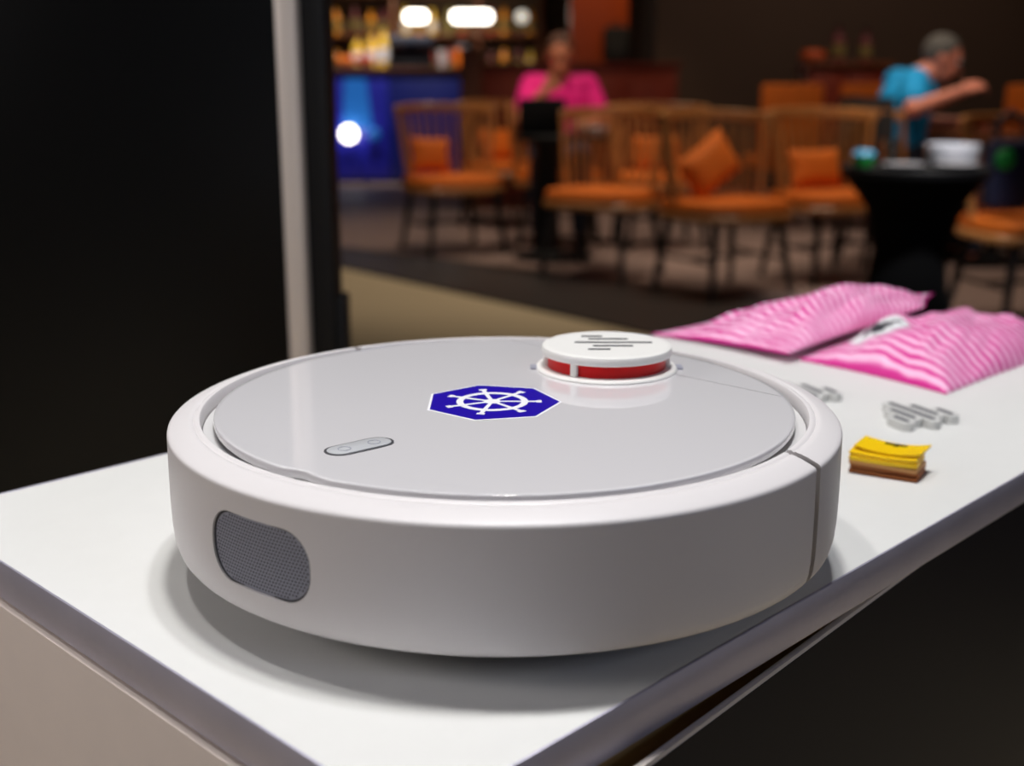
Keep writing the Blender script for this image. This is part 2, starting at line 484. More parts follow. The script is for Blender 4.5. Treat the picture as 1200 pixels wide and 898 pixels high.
# chassis below
bm = B(); lathe(bm, [(0.148, 0.0105), (0.154, 0.0135), (0.1548, 0.0188), (0.1535, 0.0300)], n=96)
link('chassis', bm, M['under'], robot)
for sgn in (-1, 1):
    bm = B(); tube(bm, [(0.0, sgn * 0.105 - 0.012, 0.031), (0.0, sgn * 0.105 + 0.012, 0.031)], 0.031, 28)
    link('drive_wheel', bm, M['rubber'], robot)
bm = B(); tube(bm, [(0.118, -0.008, 0.010), (0.118, 0.008, 0.010)], 0.010, 16)
link('caster_wheel', bm, M['rubber'], robot)

# lid: circle with a finger notch, split by the hinge line
LR = 0.1493
HS = 0.1080


def lid_r(f):
    d = (math.degrees(f) - 188.0 + 180) % 360 - 180
    return LR - 0.0030 * math.exp(-(d / 3.6) ** 2)


lay = ((0.990, 0.0768), (0.9975, 0.0770), (1.0, 0.0776), (1.0, 0.0805), (0.9990, 0.0810), (0.9972, 0.0812), (0.9850, 0.0812))
for nm_, mt_, lab_ in (('lid', 'lid', 'glossy white hinged lid'), ('lid_rear_plate', 'lid', None)):
    bm = B(); lo = []
    for s_, z in lay:
        if nm_ == 'lid':
            fc = math.acos((HS - 0.00035) / (LR * s_)); a0_, a1_, n_ = fc, 2 * pi - fc, 300
        else:
            fc = math.acos((HS + 0.00035) / (LR * s_)); a0_, a1_, n_ = -fc, fc, 80
        lo.append([(lid_r(f) * s_ * cos(f), lid_r(f) * s_ * sin(f), z) for f in (a0_ + (a1_ - a0_) * k / n_ for k in range(n_ + 1))])
    rings(bm, lo)
    q_ = link(nm_, bm, M[mt_], robot, sharp=40)
    if nm_ == 'lid': lid = tag(q_, lab_)
bm = B(); box(bm, (HS, 0, 0.0785), (0.0010, 0.196, 0.0045))
link('hinge_gap', bm, M['button_rim'], robot, smooth=False)
# buttons: one pill with two round marks
pc = loc_of(-0.0664, -0.0833)
pa = R(-6)
pv = Vector((cos(pa), sin(pa))) * 0.0100
bm = B(); prism(bm, capsule2d((pc[0] - pv.x, pc[1] - pv.y), (pc[0] + pv.x, pc[1] + pv.y), 0.0077), ((1, 0.0808), (1, 0.0815)))
brim = link('button_plate', bm, M['button_rim'], lid)
bm = B(); prism(bm, capsule2d((pc[0] - pv.x, pc[1] - pv.y), (pc[0] + pv.x, pc[1] + pv.y), 0.0064), ((1, 0.0809), (1, 0.08165), (0.98, 0.0818)))
link('button', bm, M['button'], lid)
for k in (-1, 1):
    q = (pc[0] + k * pv.x * 0.80, pc[1] + k * pv.y * 0.80)
    bm = B()
    lo = []
    for r, z in ((0.0031, 0.0817), (0.0031, 0.08195), (0.0027, 0.08195), (0.0027, 0.0817)):
        lo.append([(q[0] + r * cos(t * pi / 12), q[1] + r * sin(t * pi / 12), z) for t in range(24)])
    rings(bm, lo, cap=False)
    link('button_mark', bm, M['grille'], lid)
# sticker with a ship's wheel
sk = loc_of(-0.0066, -0.0047)
skr = UN


def sp(x, y):
    return (sk[0] + x * cos(skr) - y * sin(skr), sk[1] + x * sin(skr) + y * cos(skr))


def poly_at(pts, z0, z1, bm):
    prism(bm, [sp(*p) for p in pts], ((1, z0), (1, z1)))


bm = B(); poly_at([(0.0366 * cos(2 * pi * i / 7), 0.0366 * sin(2 * pi * i / 7)) for i in range(7)], 0.0811, 0.08135, bm)
stick = tag(link('sticker', bm, M['white_print'], lid, smooth=False), 'blue seven-sided sticker with white ship wheel')
bm = B(); poly_at([(0.0352 * cos(2 * pi * i / 7), 0.0352 * sin(2 * pi * i / 7)) for i in range(7)], 0.0812, 0.08145, bm)
link('sticker_blue', bm, M['ink_blue'], lid, smooth=False)
bm = B()
lo = []
for r, z in ((0.0188, 0.0813), (0.0188, 0.08158), (0.0152, 0.08158), (0.0152, 0.0813)):
    lo.append([(*sp(r * cos(t * pi / 28), r * sin(t * pi / 28)), z) for t in range(56)])
rings(bm, lo + [lo[0]], cap=False)
link('wheel_rim', bm, M['white_print'], lid, smooth=False)
for i in range(7):
    a = 2 * pi * i / 7
    def rot(x, y):
        return (x * cos(a) - y * sin(a), x * sin(a) + y * cos(a))
    bm = B()
    poly_at([rot(*p) for p in ((0.0030, -0.0010), (0.0165, -0.0012), (0.0230, -0.0012), (0.0230, -0.0021), (0.0258, -0.0021), (0.0258, 0.0021), (0.0230, 0.0021), (0.0230, 0.0012), (0.0165, 0.0012), (0.0030, 0.0010))], 0.0813, 0.08162, bm)
    link('wheel_spoke', bm, M['white_print'], lid, smooth=False)
bm = B(); poly_at([(0.0045 * cos(t * pi / 8), 0.0045 * sin(t * pi / 8)) for t in range(16)], 0.0813, 0.0816, bm)
link('wheel_hub', bm, M['white_print'], lid, smooth=False)

# laser turret
LX, LY = loc_of(0.0589, 0.0717)
bm = B(); lathe(bm, [(0.0300, 0.0790), (0.0412, 0.0806), (0.0412, 0.0820), (0.0404, 0.0829), (0.0380, 0.0832), (0.0300, 0.0832)], (LX, LY, 0), 72)
link('turret_base', bm, M['cap'], robot)
for d in (R(180), R(0)):
    bm = B(); q = d + UN
    box(bm, (LX + 0.0425 * cos(q), LY + 0.0425 * sin(q), 0.0815), (0.0040, 0.0090, 0.0020), q, bev=0.0006)
    link('turret_notch', bm, M['grille'], robot)
bm = B(); lathe(bm, [(0.0335, 0.0820), (0.0345, 0.0832), (0.0345, 0.0912), (0.033, 0.092)], (LX, LY, 0), 64)
red = tag(link('turret_window', bm, M['red'], robot), 'red laser window')
for d in (-125, -8, 60, 120, 183):
    q = R(d) + UN
    bm = B(); box(bm, (LX + 0.0353 * cos(q), LY + 0.0353 * sin(q), 0.0869), (0.0030, 0.0040, 0.0080), q, bev=0.0005)
    link('turret_post', bm, M['cap'], robot)
bm = B(); lathe(bm, [(0.0340, 0.0903), (0.0376, 0.0906), (0.0379, 0.0914), (0.0379, 0.0940), (0.0374, 0.0951), (0.0362, 0.0956), (0.0340, 0.0957), (0.0320, 0.0957)], (LX, LY, 0), 96)
capo = link('turret_cap', bm, M['cap'], robot)
for (x0, x1, y) in ((-0.0137, -0.0012, 0.0205), (-0.0101, 0.0135, 0.0128), (-0.0186, 0.0268, 0.0033), (-0.0086, 0.0147, -0.0060), (-0.0119, 0.0010, -0.0150)):
    bm = B()
    a = loc_of(x0 + 0.0013, y); b = loc_of(x1 - 0.0013, y)
    prism(bm, [(LX + p[0], LY + p[1]) for p in capsule2d(a, b, 0.0014)], ((1, 0.0955), (1, 0.0960)))
    link('logo_bar', bm, M['print'], capo, smooth=False)


# ------------------------------------------------------------------ pins, cards, bags on the counter
PIN = ((0.0085, 0.0205, -0.0215), (-0.0080, 0.0147, -0.0108), (-0.0232, 0.0229, 0.0), (-0.0110, 0.0138, 0.0108), (0.0044, 0.0171, 0.0215))


def make_pin(x, y, ang, label):
    t = thing('badge', label, 'badge', (x, y, TT), R(ang), 'grey bar badges lying on the counter')
    bm = B()
    for k, (a, b, n) in enumerate(PIN):
        zt = 0.0066 + 0.00004 * k
        prism(bm, capsule2d((a, n), (b, n), 0.0060), ((0.97, 0.0003), (1, 0.0009), (1, zt - 0.0006), (0.97, zt)))
    link('badge_body', bm, M['pin'], t, smooth=False)
    for (a, b, n) in PIN:
        bm = B(); prism(bm, capsule2d((a, n), (b, n), 0.0018), ((1, 0.0064), (1, 0.0073)))
        link('badge_bar', bm, M['pin_bar'], t, smooth=False)


make_pin(0.3003, 0.2459, -67.4, 'grey barred badge lying in the open beside the yellow cards')
make_pin(0.2317, 0.3091, -70.6, 'grey barred badge half hidden behind the robot vacuum rim')

# stack of little yellow cards
cards = [(0.0000, 0.0000, 0.0, 0.0030, 'brown_card', 'small brown card at the bottom of the yellow card stack', 0),
         (0.0006, 0.0006, 1.5, 0.0028, 'brown_card', 'small brown card second from the bottom of the yellow stack', 0),
         (-0.0004, -0.0005, -1.0, 0.0026, 'tan_card', 'small tan card in the middle of the yellow card stack', 0),
         (-0.0012, -0.0012, 2.0, 0.0026, 'yellow', 'yellow card just above the tan card in the stack', 0.0010),
         (-0.0008, 0.0004, 0.5, 0.0020, 'yellow', 'yellow card just under the topmost curled card', 0.0016),
         (0.0035, 0.0034, -2.5, 0.0016, 'yellow', 'curled yellow card with black marks on top of the stack', 0.0034)]
zc = TT
CE = R(-31)
for (dx, dy, rz, th, mk, lb, curl) in cards:
    t = thing('yellow_card' if mk == 'yellow' else 'brown_card', lb, 'card', (0.2450 + dx, 0.1225 + dy, zc), CE + R(rz), 'stack of small cards on the counter')
    bm = B(); nx = 10
    pl = []
    for k in range(nx + 1):
        a = -0.5 + k / nx
        w = 0.0125 * (1 - 0.10 * max(0, abs(a) * 2 - 0.8) * 5 * 0.2)
        zz = 0.0002 + curl * (a * 2) ** 2 * (0.6 if a < 0 else 0.9)
        pl.append([(a * 0.0425, -w, zz), (a * 0.0425, w, zz), (a * 0.0425, w, zz + th - 0.0003), (a * 0.0425, -w, zz + th - 0.0003)])
    rings(bm, pl)
    link('card_sheet', bm, M[mk], t, smooth=False)
    if curl > 0.003:
        for (mx_, my_, w, h) in ((-0.0045, 0.0075, 0.0050, 0.0018), (0.0005, 0.0068, 0.0034, 0.0042), (0.0050, 0.0075, 0.0048, 0.0018)):
            bm = B(); box(bm, (mx_, my_, 0.0002 + th + 0.0002), (w, h, 0.0008))
            link('card_mark', bm, M['black_ink'], t, smooth=False)
    zc += th + 0.0001 + curl * 0.05


def make_bag(name, label, mt, quad4, thick, zig, seed, pu=0.75):
    """paper bag over a four-cornered base L, F, R, K (room coordinates); u runs F to R, v runs F to L"""
    Lp, Fp, Rp, Kp = (Vector(p) for p in quad4)
    org = (Lp + Fp + Rp + Kp) / 4; org.z = TT
    o = thing(name, label, 'bag', org, 0, 'pink striped paper bags')
    nx, ny = 56, 36
    bm = B(); uvl = bm.loops.layers.uv.new('UVMap')

    def P(i, j, side):
        u, v = i / nx, j / ny
        vv = 0.5 + (v - 0.5) * (1 - 0.06 * sin(pi * u))
        uu = 0.5 + (u - 0.5) * (1 - 0.04 * sin(pi * v))
        p = Fp * (1 - uu) * (1 - vv) + Lp * (1 - uu) * vv + Rp * uu * (1 - vv) + Kp * uu * vv - org
        if zig and i == nx: p += (Rp - Fp).normalized() * (0.0035 * (1 if j % 2 else -1))
        f = (max(0, sin(pi * u)) ** pu) * (max(0, sin(pi * v)) ** 0.6)
        w = noise.noise(Vector((u * 4 + seed, v * 4, seed))) * 0.012 + noise.noise(Vector((u * 5 + v * 3 + seed, v * 12 - u * 6, 3 + seed))) * 0.006
        if side: p.z += 0.0014 + thick * f + w * (f ** 0.6)
        return p, (u, v)
    vs = {}
    for side in (0, 1):
        for i in range(nx + 1):
            for j in range(ny + 1):
                p, uv = P(i, j, side)
                vs[side, i, j] = (bm.verts.new(p), uv)

    def quad(q):
        f = bm.faces.new([vs[k][0] for k in q])
        for l, k in zip(f.loops, q): l[uvl].uv = vs[k][1]
    for i in range(nx):
        for j in range(ny):
            quad([(1, i, j), (1, i + 1, j), (1, i + 1, j + 1), (1, i, j + 1)])
            quad([(0, i, j), (0, i, j + 1), (0, i + 1, j + 1), (0, i + 1, j)])
    for i in range(nx):
        quad([(0, i, 0), (0, i + 1, 0), (1, i + 1, 0), (1, i, 0)]); quad([(0, i, ny), (1, i, ny), (1, i + 1, ny), (0, i + 1, ny)])
    for j in range(ny):
        quad([(0, 0, j), (1, 0, j), (1, 0, j + 1), (0, 0, j + 1)]); quad([(0, nx, j), (0, nx, j + 1), (1, nx, j + 1), (1, nx, j)])
    link('paper', bm, mt, o, sharp=80)
    return o


bag1 = make_bag('paper_bag', 'pink striped paper bag with zigzag end, the one nearer the black totem', M['bag_a'],
                ((0.142, 0.545, TT + 0.0008), (0.249, 0.424, TT + 0.0090), (0.407, 0.545, TT + 0.0280), (0.455, 0.655, TT + 0.0220)), 0.028, True, 3.1)
bag2 = make_bag('paper_bag', 'pink striped paper bag with an oval white sticker, its corner towards the badges', M['bag_b'],
                ((0.262, 0.438, TT + 0.0006), (0.352, 0.318, TT + 0.0006), (0.540, 0.490, TT + 0.0006), (0.450, 0.625, TT + 0.0006)), 0.034, False, 7.7, 0.45)
# oval sticker on the second bag, hugging its upper side
pap = bag2.children[0].data
bpy.context.view_layer.update()
inv = bag2.matrix_world.inverted()
c0 = inv @ Vector((0.333, 0.440, TT + 0.03))
ez = []
from mathutils.bvhtree import BVHTree
tree = BVHTree.FromPolygons([v.co for v in pap.vertices], [p.vertices for p in pap.polygons])


def on_bag(x, y, lift):
    h = tree.ray_cast(Vector((x, y, 0.2)), Vector((0, 0, -1)))
    return (x, y, (h[0].z if h[0] else 0.03) + lift)


dirx = (inv.to_3x3() @ Vector((1, 0, 0))); dirx.z = 0; dirx.normalize(); diry = Vector((-dirx.y, dirx.x, 0))
bm = B()
lo = []
for k in range(6):
    f = 1 - k / 6
    lo.append([on_bag(*(c0 + dirx * 0.026 * f * cos(t * pi / 16) + diry * 0.021 * f * sin(t * pi / 16))[:2], 0.0007) for t in range(32)])
rings(bm, lo)
tag(link('oval_sticker', bm, M['white_print'], bag2), 'white oval sticker with grey bars')
for (x0, x1, y) in ((-0.010, 0.002, 0.011), (-0.012, 0.008, 0.0055), (-0.015, 0.019, 0.0), (-0.008, 0.010, -0.0055), (-0.009, 0.001, -0.011)):
    bm = B()
    lo = []
    for k in range(7):
        a = x0 + (x1 - x0) * k / 6
        lo.append([on_bag(*(c0 + dirx * a + diry * (y + w))[:2], l) for w, l in ((-0.0017, 0.0006), (0.0017, 0.0006), (0.0017, 0.0014), (-0.0017, 0.0014))])
    rings(bm, lo)
    link('logo_bar', bm, M['print'], bag2, smooth=False)

# ------------------------------------------------------------------ black totem on the left
tot = thing('display_totem', 'tall black display totem with a silver vertical trim behind the counter', 'display', (0, 0, 0))
YT = 0.92
bm = B(); box(bm, (-0.785, YT + 0.05, 1.05), (1.00, 0.10, 2.10), bev=0.003); link('front_face', bm, M['black_gloss'], tot)
bm = B(); box(bm, (-0.2745, YT + 0.045, 1.05), (0.0270, 0.10, 2.10), bev=0.006); tag(link('silver_trim', bm, M['trim'], tot), 'silver vertical trim')
bm = B(); box(bm, (-0.2455, YT + 0.06, 1.05), (0.0310, 0.08, 2.10), bev=0.003); link('side_casing', bm, M['black_matte'], tot)
bm = B(); box(bm, (-0.2380, YT + 0.075, 0.345), (0.0340, 0.06, 0.69), bev=0.003); link('lower_casing', bm, M['black_matte'], tot)


# ------------------------------------------------------------------ cafe chairs
def seat_outline(w, d, n=40, sq=3.2):
    out = []
    for i in range(n):
        t = 2 * pi * i / n
        c, s = cos(t), sin(t)
        out.append((w * math.copysign(abs(c) ** (2 / sq), c), d * math.copysign(abs(s) ** (2 / sq), s)))
    return out


def arc(r, z, a, back=0.0):
    return (r * cos(a), r * 0.92 * sin(a) + back, z)


def make_chair():
    t = thing('spindle_chair', 'x', 'chair')
    bm = B(); prism(bm, seat_outline(0.265, 0.25), ((0.93, 0.375), (1, 0.385), (1, 0.405), (0.97, 0.415)))
    link('seat', bm, M['chair_wood'], t)
    bm = B(); prism(bm, seat_outline(0.255, 0.24), ((0.95, 0.412), (1, 0.422), (1.0, 0.452), (0.96, 0.466), (0.6, 0.474), (0.2, 0.476)))
    tag(link('seat_cushion', bm, M['orange'], t), 'orange seat cushion')
    for sx in (-1, 1):
        for sy in (-1, 1):
            bm = B(); tube(bm, [(sx * 0.18, sy * 0.16, 0.385), (sx * 0.225, sy * 0.205, 0.012)], [0.020, 0.014], 10)
            link('leg', bm, M['dark_leg'], t)
    for sx in (-1, 1):
        bm = B(); tube(bm, [(sx * 0.203, -0.183, 0.19), (sx * 0.203, 0.183, 0.19)], 0.009, 8); link('stretcher', bm, M['dark_leg'], t)
    bm = B(); tube(bm, [(-0.203, 0, 0.19), (0.203, 0, 0.19)], 0.009, 8); link('stretcher', bm, M['dark_leg'], t)
    a0, a1 = R(8), R(172)
    pts = [arc(0.292, 0.845 + 0.02 * sin(a0 + (a1 - a0) * k / 24), a0 + (a1 - a0) * k / 24, 0.03) for k in range(25)]
    bm = B(); lo = []
    for k, p in enumerate(pts):
        a = a0 + (a1 - a0) * k / 24
        n_ = Vector((cos(a), sin(a), 0)); p = Vector(p)
        lo.append([p + n_ * 0.013 + Vector((0, 0, 0.026)), p - n_ * 0.013 + Vector((0, 0, 0.026)), p - n_ * 0.013 - Vector((0, 0, 0.026)), p + n_ * 0.013 - Vector((0, 0, 0.026))])
    rings(bm, lo); bmesh.ops.bevel(bm, geom=bm.edges[:], offset=0.005, segments=1, affect='EDGES')
    link('top_rail', bm, M['chair_wood'], t)
    N = 15
    for k in range(N):
        a = a0 + (a1 - a0) * (k + 0.2) / (N - 0.6)
        a = min(a, a1)
        end = k in (0, N - 1)
        bm = B(); tube(bm, [arc(0.238, 0.40, a), arc(0.268, 0.62, a, 0.012), arc(0.290, 0.835, a, 0.03)], [0.014, 0.013, 0.013] if end else [0.0075, 0.0085, 0.007], 7)
        link('spindle', bm, M['chair_wood'], t)
    return t


GRP = 'spindle backed cafe chairs'
chair0 = make_chair()
spots = [(-0.335, 6.29, 27, 'honey wood spindle chair with orange pillow in front of the blue bar counter'),
         (0.465, 5.44, -34, 'spindle chair turned slightly left in front of the black pedestal table with the laptop'),
         (0.985, 4.92, 30, 'largest looking spindle chair with a tilted orange pillow, mid room'),
         (1.570, 5.32, 24, 'spindle chair beside the round black table, on its left'),
         (2.110, 4.20, 10, 'spindle chair cut by the right frame edge with a navy bag on it'),
         (2.040, 5.79, 90, 'spindle chair on which the man in the cyan shirt sits'),
         (0.285, 6.72, 0, 'spindle chair on which the woman in magenta sits'),
         (-0.030, 7.50, 40, 'spindle chair between the blue bar and the woman in magenta'),
         (0.880, 6.52, 8, 'spindle chair half hidden behind the largest looking chair, right of the woman')]
FZ = 0.012
for i, (x, y, rz, lb) in enumerate(spots):
    c = chair0 if i == 0 else copy_tree(chair0)
    c.location = (x, y, 0.0); c.rotation_euler = (0, 0, R(rz)); c['label'] = lb; c['group'] = GRP
    if i not in (5, 6): c.scale = (1.04, 1.04, 0.945)


def pillow(chair_i, lx, ly, lz, w, h, th, rx, ry, label):
    x, y, rz, _ = spots[chair_i]
    t = B()
    n = 16
    lo = {}
    for s in (0, 1):
        for i in range(n + 1):
            for j in range(n + 1):
                u, v = i / n * 2 - 1, j / n * 2 - 1
                f = ((1 - u ** 4) * (1 - v ** 4)) ** 0.6
                k = 1 - 0.07 * (1 - abs(u * v))
                lo[s, i, j] = t.verts.new((u * w / 2 * k, (1 if s else -1) * (th / 2 * f + 0.001), v * h / 2 * k))
    for i in range(n):
        for j in range(n):
            t.faces.new([lo[0, i, j], lo[0, i + 1, j], lo[0, i + 1, j + 1], lo[0, i, j + 1]])
            t.faces.new([lo[1, i, j], lo[1, i, j + 1], lo[1, i + 1, j + 1], lo[1, i + 1, j]])
    for i in range(n):
        t.faces.new([lo[0, i, 0], lo[1, i, 0], lo[1, i + 1, 0], lo[0, i + 1, 0]]); t.faces.new([lo[0, i, n], lo[0, i + 1, n], lo[1, i + 1, n], lo[1, i, n]])
        t.faces.new([lo[0, 0, i], lo[0, 0, i + 1], lo[1, 0, i + 1], lo[1, 0, i]]); t.faces.new([lo[0, n, i], lo[1, n, i], lo[1, n, i + 1], lo[0, n, i + 1]])
    o = link('pillow', t, M['orange'])
    o.matrix_world = Matrix.Translation((x, y, 0)) @ Matrix.Rotation(R(rz), 4, 'Z') @ Matrix.Translation((lx, ly, lz)) @ Matrix.Rotation(R(rx), 4, 'X') @ Matrix.Rotation(R(ry), 4, 'Y')
    return tag(o, label, 'pillow', 'orange pillows on the cafe chairs')


pillow(0, -0.10, 0.09, 0.555, 0.24, 0.20, 0.09, -14, 3, 'orange pillow on the chair in front of the blue counter')
pillow(2, -0.03, 0.09, 0.590, 0.33, 0.22, 0.10, -16, -30, 'tilted orange pillow on the largest looking chair')
pillow(3, -0.02, 0.10, 0.550, 0.30, 0.19, 0.09, -16, 0, 'orange pillow on the chair left of the round black table')
pillow(7, 0.00, 0.10, 0.555, 0.28, 0.20, 0.09, -16, 0, 'orange pillow on the chair between bar and woman')
pillow(8, 0.00, 0.10, 0.555, 0.28, 0.20, 0.09, -16, 0, 'orange pillow on the half hidden chair right of the woman')

# ------------------------------------------------------------------ tables
tr = thing('cafe_table', 'small round table in tight black cloth with plates on it', 'table', (1.475, 3.80, -0.018))
bm = B(); lathe(bm, [(0.255, 0.655), (0.262, 0.662), (0.262, 0.684), (0.256, 0.690), (0.10, 0.6902)], n=48); link('table_top', bm, M['black_matte'], tr)
bm = B(); lathe(bm, [(0.230, 0.0305), (0.205, 0.06), (0.150, 0.22), (0.128, 0.38), (0.165, 0.54), (0.235, 0.63), (0.254, 0.656)], n=48); tag(link('stretch_cloth', bm, M['black_cloth'], tr), 'tight black cloth flaring to the floor')
ZT = 0.6725


def plate(x, y, r, label, mt, z=ZT):
    bm = B(); lathe(bm, [(r * 0.55, 0.0), (r * 0.6, 0.002), (r, 0.016), (r, 0.018), (r * 0.62, 0.006), (r * 0.2, 0.0055)], n=36)
    return tag(link('plate', bm, mt, None, loc=(x, y, z)), label, 'plate', 'plates on the round black table')


plate(1.385, 3.655, 0.075, 'left grey plate at the near rim of the round black table', M['grey_china'])
plate(1.570, 3.665, 0.080, 'right grey plate at the near rim of the round black table', M['grey_china'])
bm = B(); lathe(bm, [(0.070, 0.0), (0.084, 0.004), (0.094, 0.030), (0.098, 0.074), (0.095, 0.075), (0.088, 0.034), (0.070, 0.012), (0.01, 0.010)], n=40)
tag(link('bowl', bm, M['china'], None, loc=(1.625, 3.86, ZT)), 'bright white bowl on the round black table', 'bowl')
cup = thing('cup', 'green cup with a pale blue lid at the left rim of the black table', 'cup', (1.265, 3.74, ZT))
bm = B(); lathe(bm, [(0.030, 0.0), (0.032, 0.003), (0.040, 0.040), (0.038, 0.040), (0.03, 0.036)], n=24); link('cup_body', bm, M['green'], cup)
bm = B(); lathe(bm, [(0.041, 0.039), (0.042, 0.044), (0.034, 0.056), (0.020, 0.060)], n=24); tag(link('cup_lid', bm, M['paleblue'], cup), 'pale blue lid')
gb = B(); lathe(gb, [(0.028, 0.0), (0.034, 0.004), (0.036, 0.09), (0.034, 0.09), (0.031, 0.008), (0.01, 0.006)], n=24)
tag(link('glass', gb, M['glass'], None, loc=(1.42, 3.93, ZT)), 'clear glass tumbler in the middle of the round black table', 'glass')

tl = thing('cafe_table', 'round black pedestal table in front of the woman in magenta', 'table', (0.285, 6.02, 0))
bm = B(); lathe(bm, [(0.26, 0.655), (0.265, 0.662), (0.265, 0.680), (0.255, 0.684), (0.05, 0.6842)], n=40); link('table_top', bm, M['black_matte'], tl)
bm = B(); lathe(bm, [(0.10, 0.03), (0.075, 0.06), (0.07, 0.60), (0.10, 0.655)], (-0.09, 0, 0), 24); link('pedestal', bm, M['black_matte'], tl)
bm = B(); lathe(bm, [(0.22, 0.012), (0.22, 0.024), (0.10, 0.034), (0.05, 0.036)], (-0.05, 0, 0), 32); link('base_plate', bm, M['black_matte'], tl)
ZL = 0.6845
lap = thing('laptop', 'open black laptop seen from behind on the pedestal table', 'laptop', (0.165, 6.00, ZL))
bm = B(); box(bm, (0, 0.10, 0.008), (0.25, 0.19, 0.015), bev=0.004); link('keyboard_base', bm, M['black_matte'], lap)
bm = B(); box(bm, (0, -0.005, 0.105), (0.25, 0.010, 0.185), bev=0.003)
bmesh.ops.transform(bm, matrix=Matrix.Translation((0, 0, 0.012)) @ Matrix.Rotation(R(9), 4, 'X') @ Matrix.Translation((0, 0, -0.012)), verts=bm.verts)
link('screen_lid', bm, M['black_matte'], lap)
bm = B(); lathe(bm, [(0.03, 0.0), (0.032, 0.004), (0.062, 0.030), (0.066, 0.042), (0.063, 0.042), (0.03, 0.010)], n=30)
tag(link('bowl', bm, M['china'], None, loc=(0.455, 5.95, ZL)), 'small white bowl on the pedestal table by the woman', 'bowl')
bm = B(); lathe(bm, [(0.028, 0.0), (0.034, 0.004), (0.037, 0.10), (0.035, 0.10), (0.031, 0.008), (0.01, 0.006)], n=24)
tag(link('glass', bm, M['glass'], None, loc=(0.365, 5.87, ZL)), 'clear glass tumbler on the pedestal table by the laptop', 'glass')

tb = thing('cafe_table', 'brown wooden table at which the man in cyan leans', 'table', (2.62, 5.88, 0))
bm = B(); box(bm, (0, 0, 0.69), (0.62, 0.62, 0.03), bev=0.005); link('table_top', bm, M['brownwood'], tb)
bm = B(); tube(bm, [(0, 0, 0.03), (0, 0, 0.68)], 0.035, 16); link('pedestal', bm, M['dark_leg'], tb)
bm = B(); box(bm, (0, 0, 0.024), (0.44, 0.44, 0.024), bev=0.006); link('base_plate', bm, M['dark_leg'], tb)

# bags hung on / draped over chairs
hb = thing('shoulder_bag', 'navy shoulder bag with a green tag on the chair cut by the right frame edge', 'bag', (1.955, 4.15, 0.0))
bm = B(); box(bm, (0, 0, 0.615), (0.18, 0.10, 0.27), bev=0.035); link('bag_body', bm, M['bag_cloth'], hb)
bm = B(); ball(bm, (-0.035, -0.052, 0.675), (0.040, 0.012, 0.040)); tag(link('tag', bm, M['green'], hb), 'round green tag')
bm = B(); tube(bm, [(-0.06, 0, 0.73), (-0.05, 0.01, 0.82), (0, 0.02, 0.86), (0.05, 0.01, 0.82), (0.06, 0, 0.73)], 0.010, 8); link('strap', bm, M['slate'], hb)
jk = B()
lo = []
for k in range(13):
    a = R(20 + 140 * k / 12)
    lo.append([arc(0.315, 0.885, a, 0.03), arc(0.330, 0.70, a, 0.02), arc(0.335 + 0.012 * sin(k * 2.1), 0.50, a, 0.02), arc(0.322 + 0.012 * sin(k * 2.1), 0.50, a, 0.02), arc(0.316, 0.70, a, 0.02), arc(0.309, 0.875, a, 0.03)])
rings(jk, lo)
j = link('jacket', jk, M['charcoal'], None, loc=(2.040, 5.79, 0.004), rot=(0, 0, R(90)))
tag(j, 'charcoal jacket draped over the back of the chair of the man in cyan', 'jacket')
bp_ = thing('backpack', 'slate backpack standing on the low red wall by the orange pillar', 'backpack', (0.72, 8.52, 0))


def make_backpack(o):
    bm = B(); box(bm, (0, 0, 1.09 + 0.135), (0.20, 0.12, 0.27), bev=0.045); link('pack_body', bm, M['charcoal'], o)
    bm = B(); box(bm, (0, -0.065, 1.09 + 0.09), (0.15, 0.05, 0.14), bev=0.02); link('front_pocket', bm, M['charcoal'], o)
    bm = B(); tube(bm, [(-0.04, 0, 1.35), (-0.03, 0, 1.385), (0.03, 0, 1.385), (0.04, 0, 1.35)], 0.007, 8); link('strap', bm, M['charcoal'], o)


bp_.location = (0.78, 8.64, 0)
make_backpack(bp_)

# ------------------------------------------------------------------ low wall, pillar, sideboard, far chairs
lw = thing('low_partition', 'low red wood partition wall behind the woman in magenta', 'partition', (0, 0, 0))
bm = B(); box(bm, (0.50, 8.65, 0.545), (1.48, 0.14, 1.065), bev=0.004); link('partition_body', bm, M['redwood'], lw)
bm = B(); box(bm, (0.50, 8.65, 1.085), (1.54, 0.18, 0.020), bev=0.004); link('coping', bm, M['redwood'], lw)
for k in range(4):
    bm = B(); box(bm, (-0.055 + 0.37 * k, 8.572, 0.53), (0.32, 0.020, 0.86), bev=0.006); link('panel', bm, M['redwood'], lw)
bm = B(); box(bm, (-0.30, 8.60, 0.606), (0.16, 0.16, 1.188), bev=0.008); tag(link('end_post', bm, M['brownwood'], lw), 'brown end post')
pl_ = thing('wood_pillar', 'tall orange wood pillar lit from above behind the partition', 'pillar', (0.665, 9.0, 0))
bm = B(); box(bm, (0, 0, 1.55), (0.44, 0.30, 3.076), bev=0.006); link('pillar_shaft', bm, M['pillar'], pl_)
bm = B(); box(bm, (0, 0, 0.09), (0.47, 0.33, 0.156), bev=0.006); link('pillar_foot', bm, M['redwood'], pl_)

